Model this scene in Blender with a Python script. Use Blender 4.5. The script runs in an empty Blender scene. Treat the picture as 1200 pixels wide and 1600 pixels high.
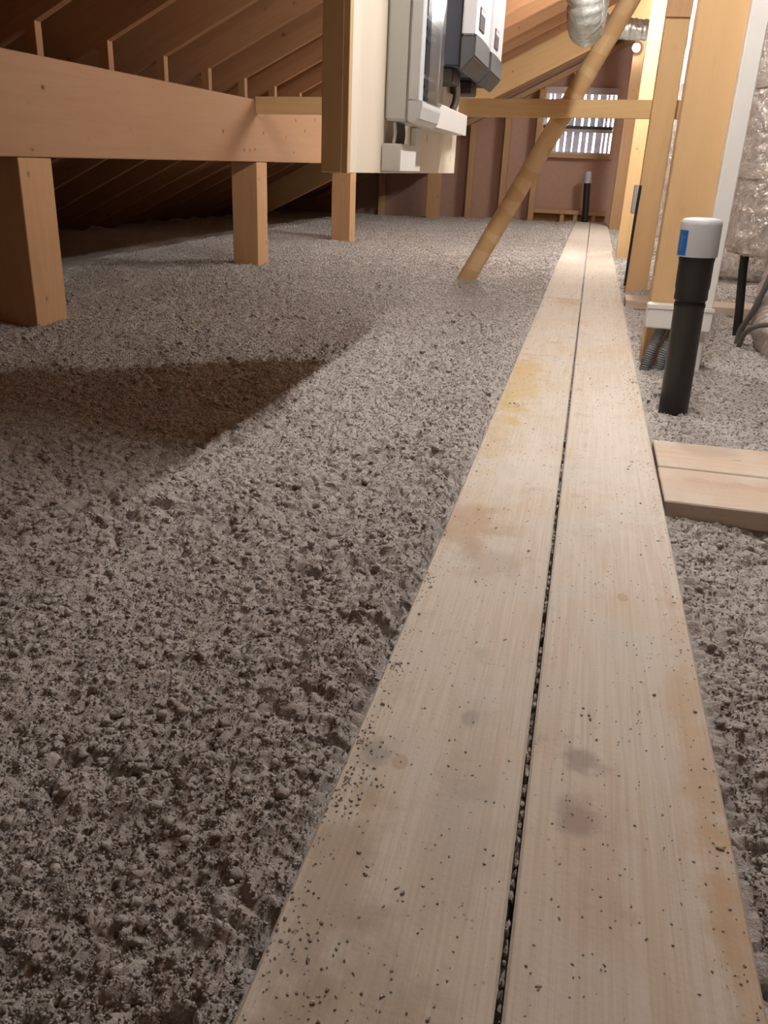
import bpy, bmesh, math, random
import numpy as np
from mathutils import Vector, Matrix

S = bpy.context.scene
COL = S.collection
random.seed(7)

# ------------------------------------------------------------------ camera
CAM_R = ((0.9719, 0.2314, 0.0419), (0.1271, -0.3690, -0.9207), (-0.1975, 0.9002, -0.3880))   # right, down, forward in the world
cam_data = bpy.data.cameras.new('camera')
cam_data.sensor_fit = 'VERTICAL'
cam_data.sensor_height = 36.0
cam_data.lens = 1288.8 / 1600.0 * 36.0
cam_data.clip_start = 0.02
cam_data.clip_end = 200
cam = bpy.data.objects.new('camera', cam_data)
COL.objects.link(cam)
r_, d_, f_ = (Vector(v).normalized() for v in CAM_R)
f_ = r_.cross(d_).normalized(); d_ = f_.cross(r_).normalized()
M = Matrix((r_, -d_, -f_)).transposed().to_4x4()
M.translation = Vector((0, 0, 0.65))
cam.matrix_world = M
S.camera = cam

# ------------------------------------------------------------------ world and exposure
W = bpy.data.worlds.new('world'); S.world = W; W.use_nodes = True
bg = W.node_tree.nodes['Background']
bg.inputs[0].default_value = (0.86, 0.92, 1.0, 1)
bg.inputs[1].default_value = 5.0
S.view_settings.view_transform = 'Standard'
S.view_settings.look = 'None'
S.view_settings.gamma = 1.0
S.view_settings.use_curve_mapping = False
S.view_settings.exposure = 1.35
S.cycles.max_bounces = 6
S.cycles.diffuse_bounces = 4
S.cycles.sample_clamp_indirect = 4.0

TUBE_NEAR = 95.0       # emission of the batten tubes by the board
GLOBE_NEAR = 480.0
TUBE_FAR = 165.0
BULB = 60.0
LAMP_COL = (1.0, 0.95, 0.90)

# ------------------------------------------------------------------ materials
def new_mat(name):
    m = bpy.data.materials.new(name); m.use_nodes = True
    nt = m.node_tree; b = nt.nodes['Principled BSDF']
    return m, nt, b

class N:
    """tiny node helper"""
    def __init__(s, nt): s.nt = nt
    def n(s, t, **kw):
        x = s.nt.nodes.new(t)
        for k, v in kw.items(): setattr(x, k, v)
        return x
    def l(s, a, b): s.nt.links.new(a, b)
    def setin(s, sock, v):
        if hasattr(v, 'is_linked') or isinstance(v, bpy.types.NodeSocket): s.l(v, sock)
        else: sock.default_value = v
    def math(s, op, a, b=None, c=None, clamp=False):
        x = s.n('ShaderNodeMath', operation=op, use_clamp=clamp)
        s.setin(x.inputs[0], a)
        if b is not None: s.setin(x.inputs[1], b)
        if c is not None: s.setin(x.inputs[2], c)
        return x.outputs[0]
    def vmath(s, op, a, b=None):
        x = s.n('ShaderNodeVectorMath', operation=op)
        s.setin(x.inputs[0], a)
        if b is not None: s.setin(x.inputs[1], b)
        return x.outputs[0]
    def mix(s, f, a, b, blend='MIX'):
        x = s.n('ShaderNodeMix', data_type='RGBA', blend_type=blend)
        s.setin(x.inputs['Factor'], f)
        s.setin(x.inputs[6], a if not isinstance(a, tuple) else (*a[:3], 1))
        s.setin(x.inputs[7], b if not isinstance(b, tuple) else (*b[:3], 1))
        return x.outputs[2]
    def noise(s, vec, scale, detail=3, rough=0.5, dist=0.0):
        x = s.n('ShaderNodeTexNoise')
        s.l(vec, x.inputs['Vector']); x.inputs['Scale'].default_value = scale
        x.inputs['Detail'].default_value = detail; x.inputs['Roughness'].default_value = rough
        x.inputs['Distortion'].default_value = dist
        return x.outputs['Fac']
    def ramp(s, v, lo, hi, a=0.0, b=1.0, smooth=True):
        x = s.n('ShaderNodeMapRange', interpolation_type='SMOOTHSTEP' if smooth else 'LINEAR')
        s.l(v, x.inputs[0]); x.inputs[1].default_value = lo; x.inputs[2].default_value = hi
        x.inputs[3].default_value = a; x.inputs[4].default_value = b
        return x.outputs[0]
    def bump(s, h, strength, dist, b):
        x = s.n('ShaderNodeBump'); x.inputs['Strength'].default_value = strength
        x.inputs['Distance'].default_value = dist
        s.l(h, x.inputs['Height']); s.l(x.outputs[0], b.inputs['Normal'])

def wood(name, light, dark, knots=1.0, rough=0.75, grain=1.0, bands=False):
    """sawn softwood, grain along local Z"""
    m, nt, b = new_mat(name); k = N(nt)
    tc = k.n('ShaderNodeTexCoord'); oi = k.n('ShaderNodeObjectInfo')
    off = k.vmath('SCALE', (17.3, 9.1, 23.7)); off_n = off.node; k.l(oi.outputs['Random'], off_n.inputs['Scale'])
    p = k.vmath('ADD', tc.outputs['Object'], off)
    g = k.vmath('MULTIPLY', p, (26.0, 26.0, 1.4))
    g1 = k.noise(g, 1.0, 4, 0.6, 1.2)
    g2 = k.noise(k.vmath('MULTIPLY', p, (140.0, 140.0, 4.0)), 1.0, 2, 0.5)
    broad = k.noise(k.vmath('MULTIPLY', p, (4.0, 4.0, 1.2)), 1.0, 2, 0.5)
    f = k.math('ADD', k.ramp(g1, 0.35, 0.7, 0, 0.7), k.math('MULTIPLY', k.ramp(g2, 0.4, 0.7), 0.3))
    f = k.math('MULTIPLY', f, 0.55 * grain)
    c = k.mix(f, light, dark)
    c = k.mix(k.ramp(broad, 0.35, 0.7, 0, 0.4), c, tuple(x * y for x, y in zip(light, (0.93, 0.84, 0.76))))
    # knots
    v = k.n('ShaderNodeTexVoronoi'); k.l(k.vmath('MULTIPLY', p, (9.0, 9.0, 6.5)), v.inputs['Vector']); v.inputs['Scale'].default_value = 1.0
    kd = k.math('ADD', v.outputs['Distance'], k.math('MULTIPLY', k.noise(p, 60.0, 2), 0.05))
    kn = k.ramp(kd, 0.075, 0.12, 0.85 * knots, 0.0)
    halo = k.ramp(kd, 0.09, 0.22, 0.30 * knots, 0.0)
    c = k.mix(halo, c, tuple(x * 0.7 for x in dark))
    c = k.mix(kn, c, (0.10, 0.045, 0.02))
    if bands:
        z = k.n('ShaderNodeSeparateXYZ'); k.l(tc.outputs['Object'], z.inputs[0])
        w = k.noise(k.vmath('MULTIPLY', tc.outputs['Object'], (1.5, 1.5, 7.0)), 1.0, 0)
        st = k.ramp(w, 0.48, 0.50)
        c = k.mix(k.math('MULTIPLY', st, 0.75), c, tuple(x * y for x, y in zip(light, (0.80, 0.72, 0.62))))
    k.l(c, b.inputs['Base Color']); b.inputs['Roughness'].default_value = rough
    b.inputs['Specular IOR Level'].default_value = 0.25
    k.bump(f, 0.25, 0.002, b)
    return m

W_POST = wood('glued_pine', (0.66, 0.45, 0.235), (0.55, 0.34, 0.165), 0.7, grain=0.6)
W_LOWPOST = wood('short_post_pine', (0.60, 0.37, 0.20), (0.48, 0.27, 0.13), 0.6)
W_RAFT = wood('sawn_rafter_pine', (0.37, 0.20, 0.10), (0.27, 0.135, 0.062), 0.8)
W_BEAM = wood('laminated_pine', (0.44, 0.26, 0.15), (0.36, 0.195, 0.105), 1.0, grain=0.7)
W_RAIL = wood('planed_spruce', (0.74, 0.52, 0.27), (0.60, 0.38, 0.17), 0.5)
W_PALE = wood('pale_spruce_panel', (0.88, 0.80, 0.68), (0.78, 0.65, 0.48), 0.5, grain=0.6)
W_STUD = wood('stud_pine', (0.56, 0.36, 0.20), (0.42, 0.25, 0.13), 0.6)
W_POLE = wood('debarked_pole', (0.68, 0.49, 0.28), (0.54, 0.36, 0.18), 0.6, bands=True)
W_DECK = wood('roof_boards', (0.36, 0.20, 0.10), (0.25, 0.13, 0.06), 0.5)
W_SIDE = wood('rough_edge', (0.36, 0.19, 0.09), (0.24, 0.12, 0.06), 0.4)

def plank_mat(name, stains, base=(0.66, 0.595, 0.515)):
    """old dusty scaffold board, grain along local Z; stains = world (x, y, rx, ry, colour, strength)"""
    m, nt, b = new_mat(name); k = N(nt)
    tc = k.n('ShaderNodeTexCoord'); oi = k.n('ShaderNodeObjectInfo'); geo = k.n('ShaderNodeNewGeometry')
    off = k.vmath('SCALE', (7.3, 19.1, 3.7)); k.l(oi.outputs['Random'], off.node.inputs['Scale'])
    p = k.vmath('ADD', tc.outputs['Object'], off)
    w = geo.outputs['Position']
    fine = k.noise(k.vmath('MULTIPLY', p, (260.0, 260.0, 5.0)), 1.0, 3, 0.6)
    mid = k.noise(k.vmath('MULTIPLY', p, (45.0, 45.0, 1.6)), 1.0, 4, 0.6, 0.6)
    c = k.mix(k.ramp(fine, 0.35, 0.7, 0, 0.35), base, (0.43, 0.33, 0.24))
    c = k.mix(k.ramp(mid, 0.45, 0.75, 0, 0.40), c, (0.52, 0.39, 0.27))
    dust = k.noise(w, 5.0, 5, 0.6)
    c = k.mix(k.ramp(dust, 0.42, 0.66, 0, 0.55), c, (0.60, 0.575, 0.53))
    warm = k.noise(w, 2.3, 3, 0.5)
    c = k.mix(k.ramp(warm, 0.5, 0.72, 0, 0.35), c, (0.58, 0.42, 0.25))
    sm = k.noise(w, 9.0, 5, 0.7)
    c = k.mix(k.ramp(sm, 0.56, 0.72, 0, 0.42), c, (0.36, 0.32, 0.27))
    nz = k.noise(w, 13.0, 5, 0.65)
    for (x, y, rx, ry, col, s_) in stains:
        q = k.vmath('MULTIPLY', k.vmath('SUBTRACT', w, (x, y, 0.0)), (1 / rx, 1 / ry, 0.0))
        ln = k.n('ShaderNodeVectorMath', operation='LENGTH'); k.l(q, ln.inputs[0])
        d = k.math('ADD', ln.outputs['Value'], k.math('MULTIPLY', k.math('SUBTRACT', nz, 0.5), 2.6))
        c = k.mix(k.ramp(d, 0.25, 1.05, s_, 0.0), c, col)
    # round knots
    v = k.n('ShaderNodeTexVoronoi'); k.l(k.vmath('MULTIPLY', p, (6.0, 6.0, 4.0)), v.inputs['Vector']); v.inputs['Scale'].default_value = 1.0
    vd = k.math('ADD', v.outputs['Distance'], k.math('MULTIPLY', k.noise(w, 60.0, 3), 0.03))
    ring = k.ramp(vd, 0.06, 0.085, 0.45, 0.0)
    ring2 = k.ramp(vd, 0.05, 0.065, 0.45, 0.0)
    c = k.mix(ring, c, (0.33, 0.22, 0.13)); c = k.mix(ring2, c, (0.58, 0.45, 0.33))
    sp = k.n('ShaderNodeTexVoronoi'); k.l(w, sp.inputs['Vector']); sp.inputs['Scale'].default_value = 75.0
    spk = k.math('MULTIPLY', k.ramp(sp.outputs['Distance'], 0.10, 0.17, 1.0, 0.0), k.ramp(k.noise(w, 12.0, 3), 0.5, 0.62))
    c = k.mix(k.math('MULTIPLY', spk, 0.55), c, (0.24, 0.20, 0.17))
    k.l(c, b.inputs['Base Color']); b.inputs['Roughness'].default_value = 0.85
    b.inputs['Specular IOR Level'].default_value = 0.2
    h = k.math('ADD', k.math('MULTIPLY', fine, 0.4), k.math('ADD', mid, k.math('MULTIPLY', k.noise(w, 160.0, 3), 0.5)))
    k.bump(h, 0.35, 0.0025, b)
    return m

def plain(name, col, rough=0.5, spec=0.5, metal=0.0, bump=None, vary=0.0):
    m, nt, b = new_mat(name); k = N(nt)
    b.inputs['Roughness'].default_value = rough; b.inputs['Metallic'].default_value = metal
    b.inputs['Specular IOR Level'].default_value = spec
    tc = k.n('ShaderNodeTexCoord')
    nz = k.noise(tc.outputs['Object'], 14.0, 4, 0.6)
    c = k.mix(k.ramp(nz, 0.3, 0.75, 0, max(vary, 0.08)), (*col, 1), tuple(x * 0.72 for x in col))
    k.l(c, b.inputs['Base Color'])
    if bump: k.bump(k.noise(tc.outputs['Object'], bump[0], 4), bump[1], bump[2], b)
    return m

M_WHITE = plain('white_plastic', (0.80, 0.79, 0.76), 0.4)
M_CAB = plain('light_grey_plastic', (0.66, 0.68, 0.67), 0.4)
M_LID = plain('lid_grey_plastic', (0.72, 0.75, 0.77), 0.35)
M_INVW = plain('inverter_white_shell', (0.72, 0.72, 0.76), 0.45)
M_INVG = plain('inverter_grey_shell', (0.095, 0.097, 0.105), 0.5)
M_INVD = plain('inverter_dark_housing', (0.045, 0.05, 0.07), 0.55)
M_BLACK = plain('black_pipe_plastic', (0.013, 0.012, 0.012), 0.45)
M_GLAND = plain('dark_connector_plastic', (0.04, 0.028, 0.026), 0.5)
M_GREYP = plain('grey_cap_plastic', (0.46, 0.46, 0.48), 0.5)
M_BLUE = plain('blue_label_film', (0.02, 0.13, 0.42), 0.3)
M_COND = plain('grey_conduit_plastic', (0.17, 0.18, 0.18), 0.55)
M_CABLEG = plain('grey_cable_sheath', (0.12, 0.115, 0.11), 0.5)
M_CABLEW = plain('white_cable_sheath', (0.75, 0.73, 0.68), 0.4)
M_CABLEB = plain('brown_cable_sheath', (0.09, 0.045, 0.025), 0.4)
M_DISP = plain('display_film', (0.13, 0.115, 0.125), 0.65, 0.2)
M_BOARD = plain('brown_fibre_board', (0.52, 0.335, 0.265), 0.85, 0.15, bump=(60, 0.2, 0.002), vary=0.25)
M_SLAT = plain('grey_weathered_boards', (0.46, 0.44, 0.48), 0.8, vary=0.3)
M_FRAME = plain('pale_window_paint', (0.55, 0.48, 0.46), 0.6)
M_CONC = plain('hidden_subfloor', (0.2, 0.17, 0.15), 0.9)
M_STEEL = plain('white_lamp_housing', (0.75, 0.75, 0.75), 0.5)

def foil(name, col, scale=22.0, strength=1.0, rough=0.28, metal=0.62):
    m, nt, b = new_mat(name); k = N(nt)
    tc = k.n('ShaderNodeTexCoord'); p = tc.outputs['Object']
    q = k.n('ShaderNodeTexNoise'); k.l(p, q.inputs['Vector']); q.inputs['Scale'].default_value = scale * .35; q.inputs['Distortion'].default_value = 3.0; q.inputs['Detail'].default_value = 6; q.inputs['Roughness'].default_value = .6
    wp = k.vmath('ADD', p, k.vmath('MULTIPLY', q.outputs['Color'], (.10, .10, .10)))
    v = k.n('ShaderNodeTexVoronoi', feature='F1'); k.l(wp, v.inputs['Vector']); v.inputs['Scale'].default_value = scale
    amt = k.ramp(k.noise(p, 4.0, 2), .35, .6)
    v.feature = 'DISTANCE_TO_EDGE'
    r1 = k.math('ABSOLUTE', k.math('SUBTRACT', k.noise(wp, scale * .8, 2, .5, 1.0), 0.5))
    r2 = k.math('ABSOLUTE', k.math('SUBTRACT', k.noise(p, scale * 2.4, 2, .5, 2.0), 0.5))
    h = k.math('ADD', k.math('MULTIPLY', k.math('MULTIPLY', v.outputs['Distance'], amt), 0.9), k.math('ADD', k.math('MULTIPLY', r1, 1.6), k.math('MULTIPLY', k.math('MULTIPLY', r2, amt), 0.8)))
    k.bump(h, strength, 0.012, b)
    c = k.mix(k.ramp(q.outputs['Fac'], 0.40, 0.60, 0, 0.5), col, tuple(x * 0.5 for x in col))
    k.l(c, b.inputs['Base Color'])
    b.inputs['Metallic'].default_value = metal; b.inputs['Roughness'].default_value = rough
    return m
M_FOIL = foil('crinkled_foil', (0.86, 0.82, 0.79), 20.0, 0.8, 0.20)
M_FOIL2 = foil('ribbed_foil', (0.84, 0.90, 0.86), 16.0, 0.35, 0.24)
M_FOIL3 = foil('dusty_foil', (0.60, 0.54, 0.50), 14.0, 0.5, 0.5, 0.5)

def glass(name, col, rough=0.05, alpha=0.55):
    m, nt, b = new_mat(name)
    b.inputs['Base Color'].default_value = (*col, 1); b.inputs['Roughness'].default_value = rough
    b.inputs['Alpha'].default_value = alpha
    return m
M_SMOKE = glass('smoked_door', (0.06, 0.075, 0.095), 0.16, 0.55)
M_PANE = glass('window_pane', (0.8, 0.85, 0.9), 0.02, 0.12)

def emit(name, col, s):
    m, nt, b = new_mat(name)
    b.inputs['Emission Color'].default_value = (*col, 1); b.inputs['Emission Strength'].default_value = s
    b.inputs['Base Color'].default_value = (0.8, 0.8, 0.8, 1)
    return m

def fluff_mat():
    m, nt, b = new_mat('cellulose_fluff'); k = N(nt)
    geo = k.n('ShaderNodeNewGeometry'); w = geo.outputs['Position']
    n1 = k.noise(w, 3.0, 3, 0.5); n2 = k.noise(w, 90.0, 4, 0.7); n3 = k.noise(w, 420.0, 3, 0.7)
    c = k.mix(k.ramp(n2, 0.3, 0.7), (0.43, 0.395, 0.37), (0.665, 0.62, 0.59))
    c = k.mix(k.ramp(n3, 0.35, 0.7, 0, 0.55), c, (0.80, 0.75, 0.71))
    c = k.mix(k.ramp(n1, 0.4, 0.65, 0, 0.2), c, (0.52, 0.47, 0.43))
    v = k.n('ShaderNodeTexVoronoi'); k.l(w, v.inputs['Vector']); v.inputs['Scale'].default_value = 130.0
    c = k.mix(k.math('MULTIPLY', k.ramp(v.outputs['Distance'], 0.08, 0.14, 1, 0), 0.6), c, (0.75, 0.72, 0.70))
    k.l(c, b.inputs['Base Color']); b.inputs['Roughness'].default_value = 1.0
    b.inputs['Specular IOR Level'].default_value = 0.05
    h = k.math('ADD', n2, k.math('MULTIPLY', n3, 0.5))
    n4 = k.noise(w, 190.0, 5, 0.75, 0.8); h = k.math('ADD', h, k.math('MULTIPLY', n4, 1.2))
    k.bump(h, 0.75, 0.006, b)
    return m
M_FLUFF = fluff_mat()

# ------------------------------------------------------------------ mesh helpers
PARENT_M = {}
def link(name, me, mat, parent=None, M=None):
    o = bpy.data.objects.new(name, me)
    COL.objects.link(o)
    if mat is not None and not me.materials: me.materials.append(mat)
    M = M or Matrix()
    if parent is not None:
        o.parent = parent
        o.matrix_local = PARENT_M[parent.name].inverted() @ M
    else:
        o.matrix_local = M
    PARENT_M[o.name] = M
    return o

def tag(o, label=None, cat=None, group=None, kind=None):
    if label: o['label'] = label
    if cat: o['category'] = cat
    if group: o['group'] = group
    if kind: o['kind'] = kind
    return o

def thing(name, loc, label, cat, group=None):
    o = bpy.data.objects.new(name, None); COL.objects.link(o)
    o.empty_display_size = 0.05
    o.location = loc; PARENT_M[o.name] = Matrix.Translation(loc)
    return tag(o, label, cat, group)

def smooth(me, on=True):
    me.polygons.foreach_set('use_smooth', [on] * len(me.polygons))

AX = {'Z': Matrix(((1, 0, 0), (0, 1, 0), (0, 0, 1))),
      'Y': Matrix(((1, 0, 0), (0, 0, 1), (0, -1, 0))),      # local z -> world y
      'X': Matrix(((0, 0, 1), (0, 1, 0), (-1, 0, 0)))}      # local z -> world x
def box(name, x, y, z, mat, parent=None, grain='Z', bevel=0.002, seg=1):
    """axis aligned box given as world ranges; local Z runs along the grain"""
    c = Vector(((x[0] + x[1]) / 2, (y[0] + y[1]) / 2, (z[0] + z[1]) / 2))
    d = Vector((abs(x[1] - x[0]), abs(y[1] - y[0]), abs(z[1] - z[0])))
    R = AX[grain]; ld = R.transposed() @ d; ld = Vector((abs(ld.x), abs(ld.y), abs(ld.z)))
    bm = bmesh.new(); bmesh.ops.create_cube(bm, size=1.0)
    for v in bm.verts: v.co = Vector((v.co.x * ld.x, v.co.y * ld.y, v.co.z * ld.z))
    if bevel: bmesh.ops.bevel(bm, geom=bm.edges[:], offset=min(bevel, min(d) * 0.3), segments=seg, affect='EDGES')
    me = bpy.data.meshes.new(name); bm.to_mesh(me); bm.free()
    return link(name, me, mat, parent, Matrix.Translation(c) @ R.to_4x4())

def timber(name, a, b, w, h, up, mat, parent=None, bevel=0.002):
    """timber from a to b; h measured along up (made perpendicular), w across"""
    a, b, up = Vector(a), Vector(b), Vector(up)
    zl = (b - a).normalized(); yl = (up - zl * up.dot(zl)).normalized(); xl = yl.cross(zl)
    bm = bmesh.new(); bmesh.ops.create_cube(bm, size=1.0); L = (b - a).length
    for v in bm.verts: v.co = Vector((v.co.x * w, v.co.y * h, v.co.z * L))
    if bevel: bmesh.ops.bevel(bm, geom=bm.edges[:], offset=bevel, segments=1, affect='EDGES')
    me = bpy.data.meshes.new(name); bm.to_mesh(me); bm.free()
    Mx = Matrix((xl, yl, zl)).transposed().to_4x4(); Mx.translation = (a + b) / 2
    return link(name, me, mat, parent, Mx)

def prism(name, pts, axis, r, mat, parent=None, bevel=0.0):
    """polygon pts in the plane across axis ('Y': pts are (x, z); 'X': (y, z); 'Z': (x, y)), extruded over range r"""
    bm = bmesh.new()
    def P(p, t):
        return {'Y': (p[0], t, p[1]), 'X': (t, p[0], p[1]), 'Z': (p[0], p[1], t)}[axis]
    A = [bm.verts.new(P(p, r[0])) for p in pts]; B = [bm.verts.new(P(p, r[1])) for p in pts]
    bm.faces.new(A); bm.faces.new(B[::-1]); n = len(pts)
    for i in range(n): bm.faces.new((A[i], B[i], B[(i + 1) % n], A[(i + 1) % n]))
    bmesh.ops.recalc_face_normals(bm, faces=bm.faces[:])
    if bevel: bmesh.ops.bevel(bm, geom=bm.edges[:], offset=bevel, segments=2, affect='EDGES')
    c = Vector()
    for v in bm.verts: c += v.co
    c /= len(bm.verts)
    for v in bm.verts: v.co -= c
    me = bpy.data.meshes.new(name); bm.to_mesh(me); bm.free()
    return link(name, me, mat, parent, Matrix.Translation(c))

def lathe(name, prof, mat, base, top, parent=None, n=40, sm=True):
    """profile (r, t) along the axis base->top with t in metres from base"""
    base, top = Vector(base), Vector(top)
    zl = (top - base).normalized(); t0 = Vector((1, 0, 0)) if abs(zl.x) < 0.9 else Vector((0, 1, 0))
    xl = t0.cross(zl).normalized(); yl = zl.cross(xl)
    bm = bmesh.new(); rings = []
    for (r, t) in prof:
        rings.append([bm.verts.new((r * math.cos(2 * math.pi * i / n), r * math.sin(2 * math.pi * i / n), t)) for i in range(n)])
    for A, B in zip(rings, rings[1:]):
        for i in range(n): bm.faces.new((A[i], A[(i + 1) % n], B[(i + 1) % n], B[i]))
    for rg, fl in ((rings[0], True), (rings[-1], False)):
        bm.faces.new(rg[::-1] if fl else rg)
    me = bpy.data.meshes.new(name); bm.to_mesh(me); bm.free()
    if sm:
        smooth(me)
        me.set_sharp_from_angle(angle=math.radians(40))
    Mx = Matrix((xl, yl, zl)).transposed().to_4x4(); Mx.translation = base
    return link(name, me, mat, parent, Mx)

def catmull(pts, n=10):
    P = [Vector(p) for p in pts]; P = [P[0] * 2 - P[1]] + P + [P[-1] * 2 - P[-2]]
    out = []
    for i in range(1, len(P) - 2):
        for j in range(n):
            t = j / n; a, b, c, d = P[i - 1:i + 3]
            out.append(0.5 * ((2 * b) + (c - a) * t + (2 * a - 5 * b + 4 * c - d) * t * t + (3 * b - a - 3 * c + d) * t ** 3))
    out.append(P[-2]); return out

def tube(name, pts, rad, mat, parent=None, n=14, step=10, rib=None, jitter=0.0):
    """round tube along a smooth path; rib = (pitch, depth) gives corrugations"""
    P = catmull(pts, step)
    if rib:
        L = [0]
        for a, b in zip(P, P[1:]): L.append(L[-1] + (b - a).length)
        cnt = max(2, int(L[-1] / rib[0] * 4)); Q = []; j = 0
        for i in range(cnt + 1):
            s = L[-1] * i / cnt
            while j < len(L) - 2 and L[j + 1] < s: j += 1
            u = (s - L[j]) / max(1e-9, L[j + 1] - L[j]); Q.append(P[j].lerp(P[j + 1], min(1, u)))
        P = Q
    c = sum(P, Vector()) / len(P)
    bm = bmesh.new(); rings = []; up = Vector((0.3, 0.2, 1)).normalized()
    rnd = random.Random(len(P))
    t_prev = (P[1] - P[0]).normalized(); x = up.cross(t_prev)
    if x.length < 0.1: x = Vector((1, 0, 0)).cross(t_prev)
    x.normalize()
    for i, p in enumerate(P):
        t = (P[min(i + 1, len(P) - 1)] - P[max(i - 1, 0)]).normalized()
        x = (x - t * x.dot(t)).normalized(); y = t.cross(x)
        r = rad
        if rib: r = rad - rib[1] * (0, 0.5, 1, 0.5)[i % 4]
        rings.append([bm.verts.new(p - c + (x * math.cos(2 * math.pi * k / n) + y * math.sin(2 * math.pi * k / n)) * (r * (1 + rnd.uniform(-jitter, jitter)))) for k in range(n)])
    for A, B in zip(rings, rings[1:]):
        for k in range(n): bm.faces.new((A[k], A[(k + 1) % n], B[(k + 1) % n], B[k]))
    bm.faces.new(rings[0][::-1]); bm.faces.new(rings[-1])
    me = bpy.data.meshes.new(name); bm.to_mesh(me); bm.free(); smooth(me)
    return link(name, me, mat, parent, Matrix.Translation(c))

# ------------------------------------------------------------------ the setting
SLOPE = 0.5
RIDGE_X = 1.7
def roof_z(x): return 1.10 + SLOPE * (x + 2.3) if x <= RIDGE_X else 1.10 + SLOPE * (RIDGE_X + 2.3) - SLOPE * (x - RIDGE_X)
EAVE_L = -4.75; EAVE_R = RIDGE_X + (RIDGE_X - EAVE_L)
Y0, Y1 = -2.2, 13.36
DEPTH = 0.36          # rafter depth, measured vertically

tag(box('floor', (EAVE_L - .4, EAVE_R + .4), (Y0, Y1 + .2), (-0.42, -0.32), M_CONC, bevel=0), kind='structure')
def roof_slab(name, xa, xb):
    pts = [(xa, roof_z(xa) + DEPTH), (xb, roof_z(xb) + DEPTH), (xb, roof_z(xb) + DEPTH + .03), (xa, roof_z(xa) + DEPTH + .03)]
    return tag(prism(name, pts, 'Y', (Y0, Y1 + 0.1), W_DECK), kind='structure')
roof_slab('ceiling_left', EAVE_L - .4, RIDGE_X)
roof_slab('ceiling_right', RIDGE_X, EAVE_R + .4)
for nm, xx in (('wall_left', (EAVE_L - .42, EAVE_L - .4)), ('wall_right', (EAVE_R + .4, EAVE_R + .42))):
    tag(box(nm, xx, (Y0, Y1), (-0.32, 0.25), M_BOARD, bevel=0), kind='structure')
def gable(name, y, hole=None):
    xl, xr = EAVE_L - .4, EAVE_R + .4
    out = [(xl, -.32), (xr, -.32), (xr, roof_z(xr) + DEPTH), (RIDGE_X, roof_z(RIDGE_X) + DEPTH), (xl, roof_z(xl) + DEPTH)]
    if not hole:
        return tag(prism(name, out, 'Y', (y, y + 0.02), M_BOARD), kind='structure')
    x0, x1, z0, z1 = hole
    bm = bmesh.new()
    polys = [[(xl, -.32), (x0, -.32), (x0, roof_z(x0) + DEPTH), (xl, roof_z(xl) + DEPTH)],
             [(x1, -.32), (xr, -.32), (xr, roof_z(xr) + DEPTH), (RIDGE_X, roof_z(RIDGE_X) + DEPTH), (x1, roof_z(x1) + DEPTH)],
             [(x0, -.32), (x1, -.32), (x1, z0), (x0, z0)],
             [(x0, z1), (x1, z1), (x1, roof_z(x1) + DEPTH), (x0, roof_z(x0) + DEPTH)]]
    for q in polys:
        A = [bm.verts.new((p[0], y, p[1])) for p in q]; B = [bm.verts.new((p[0], y + .02, p[1])) for p in q]
        bm.faces.new(A); bm.faces.new(B[::-1])
        for i in range(len(q)): bm.faces.new((A[i], B[i], B[(i + 1) % len(q)], A[(i + 1) % len(q)]))
    bmesh.ops.recalc_face_normals(bm, faces=bm.faces[:])
    me = bpy.data.meshes.new(name); bm.to_mesh(me); bm.free()
    return tag(link(name, me, M_BOARD), kind='structure')
WIN = (-0.86, 0.15, 0.93, 1.68)
gable('wall_far', Y1, WIN)
gable('wall_behind', Y0 - 0.02)

# window in the far gable: frame, bars, panes and the gappy cladding boards outside it
win = thing('window_1', (-0.355, Y1, 0.85), None, None); tag(win, 'window in the far gable with pale frame and cross bar', kind='structure')
x0, x1, z0, z1 = WIN; F = 0.085
box('window_frame', (x0 - F, x0), (Y1 - .06, Y1 - .001), (z0 - F, z1 + F), W_STUD, win)
box('window_frame', (x1, x1 + F * .6), (Y1 - .06, Y1 - .001), (z0 - F, z1 + F), W_STUD, win)
box('window_frame', (x0 + .001, x1 - .001), (Y1 - .06, Y1 - .001), (z1, z1 + F), M_FRAME, win, 'X')
box('window_sill', (x0 + .001, x1 - .001), (Y1 - .10, Y1 - .001), (z0 - F, z0 - .03), W_STUD, win, 'X')
box('window_frame', (x0 + .001, x1 - .001), (Y1 - .03, Y1 + .03), (z0 - .029, z0), M_FRAME, win, 'X')
box('window_bar', (x0 + .001, x1 - .001), (Y1 - .02, Y1 + .015), (1.235, 1.275), M_INVD, win, 'X')
box('window_bar', (x0 + .001, x1 - .001), (Y1 - .015, Y1 + .015), (1.19, 1.234), M_FRAME, win, 'X')
box('window_pane', (x0 + .002, x1 - .002), (Y1 + .016, Y1 + .020), (z0 + .001, 1.189), M_PANE, win, bevel=0)
box('window_pane', (x0 + .002, x1 - .002), (Y1 + .016, Y1 + .020), (1.276, z1 - .001), M_PANE, win, bevel=0)
clad = thing('cladding', (-0.355, Y1 + .08, 0.6), 'weathered grey upright boards with daylight gaps outside the gable window', 'cladding')
rs = random.Random(3); xx = -1.06
gaps = [.020, .018, .026, .016, .03, .020, .014, .026, .022, .030, .016, .022, .02, .02, .02, .02]
gi = 0
while xx < 0.32:
    w = rs.choice((.040, .072, .085, .09)); t = rs.uniform(-.006, .006)
    pts = [(xx, .55), (xx + w, .55), (xx + w + t, 2.0), (xx + t * .4, 2.0)]
    prism('cladding_board', pts, 'Y', (Y1 + .09, Y1 + .112), M_SLAT, clad)
    xx += w + gaps[gi % len(gaps)]; gi += 1
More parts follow.
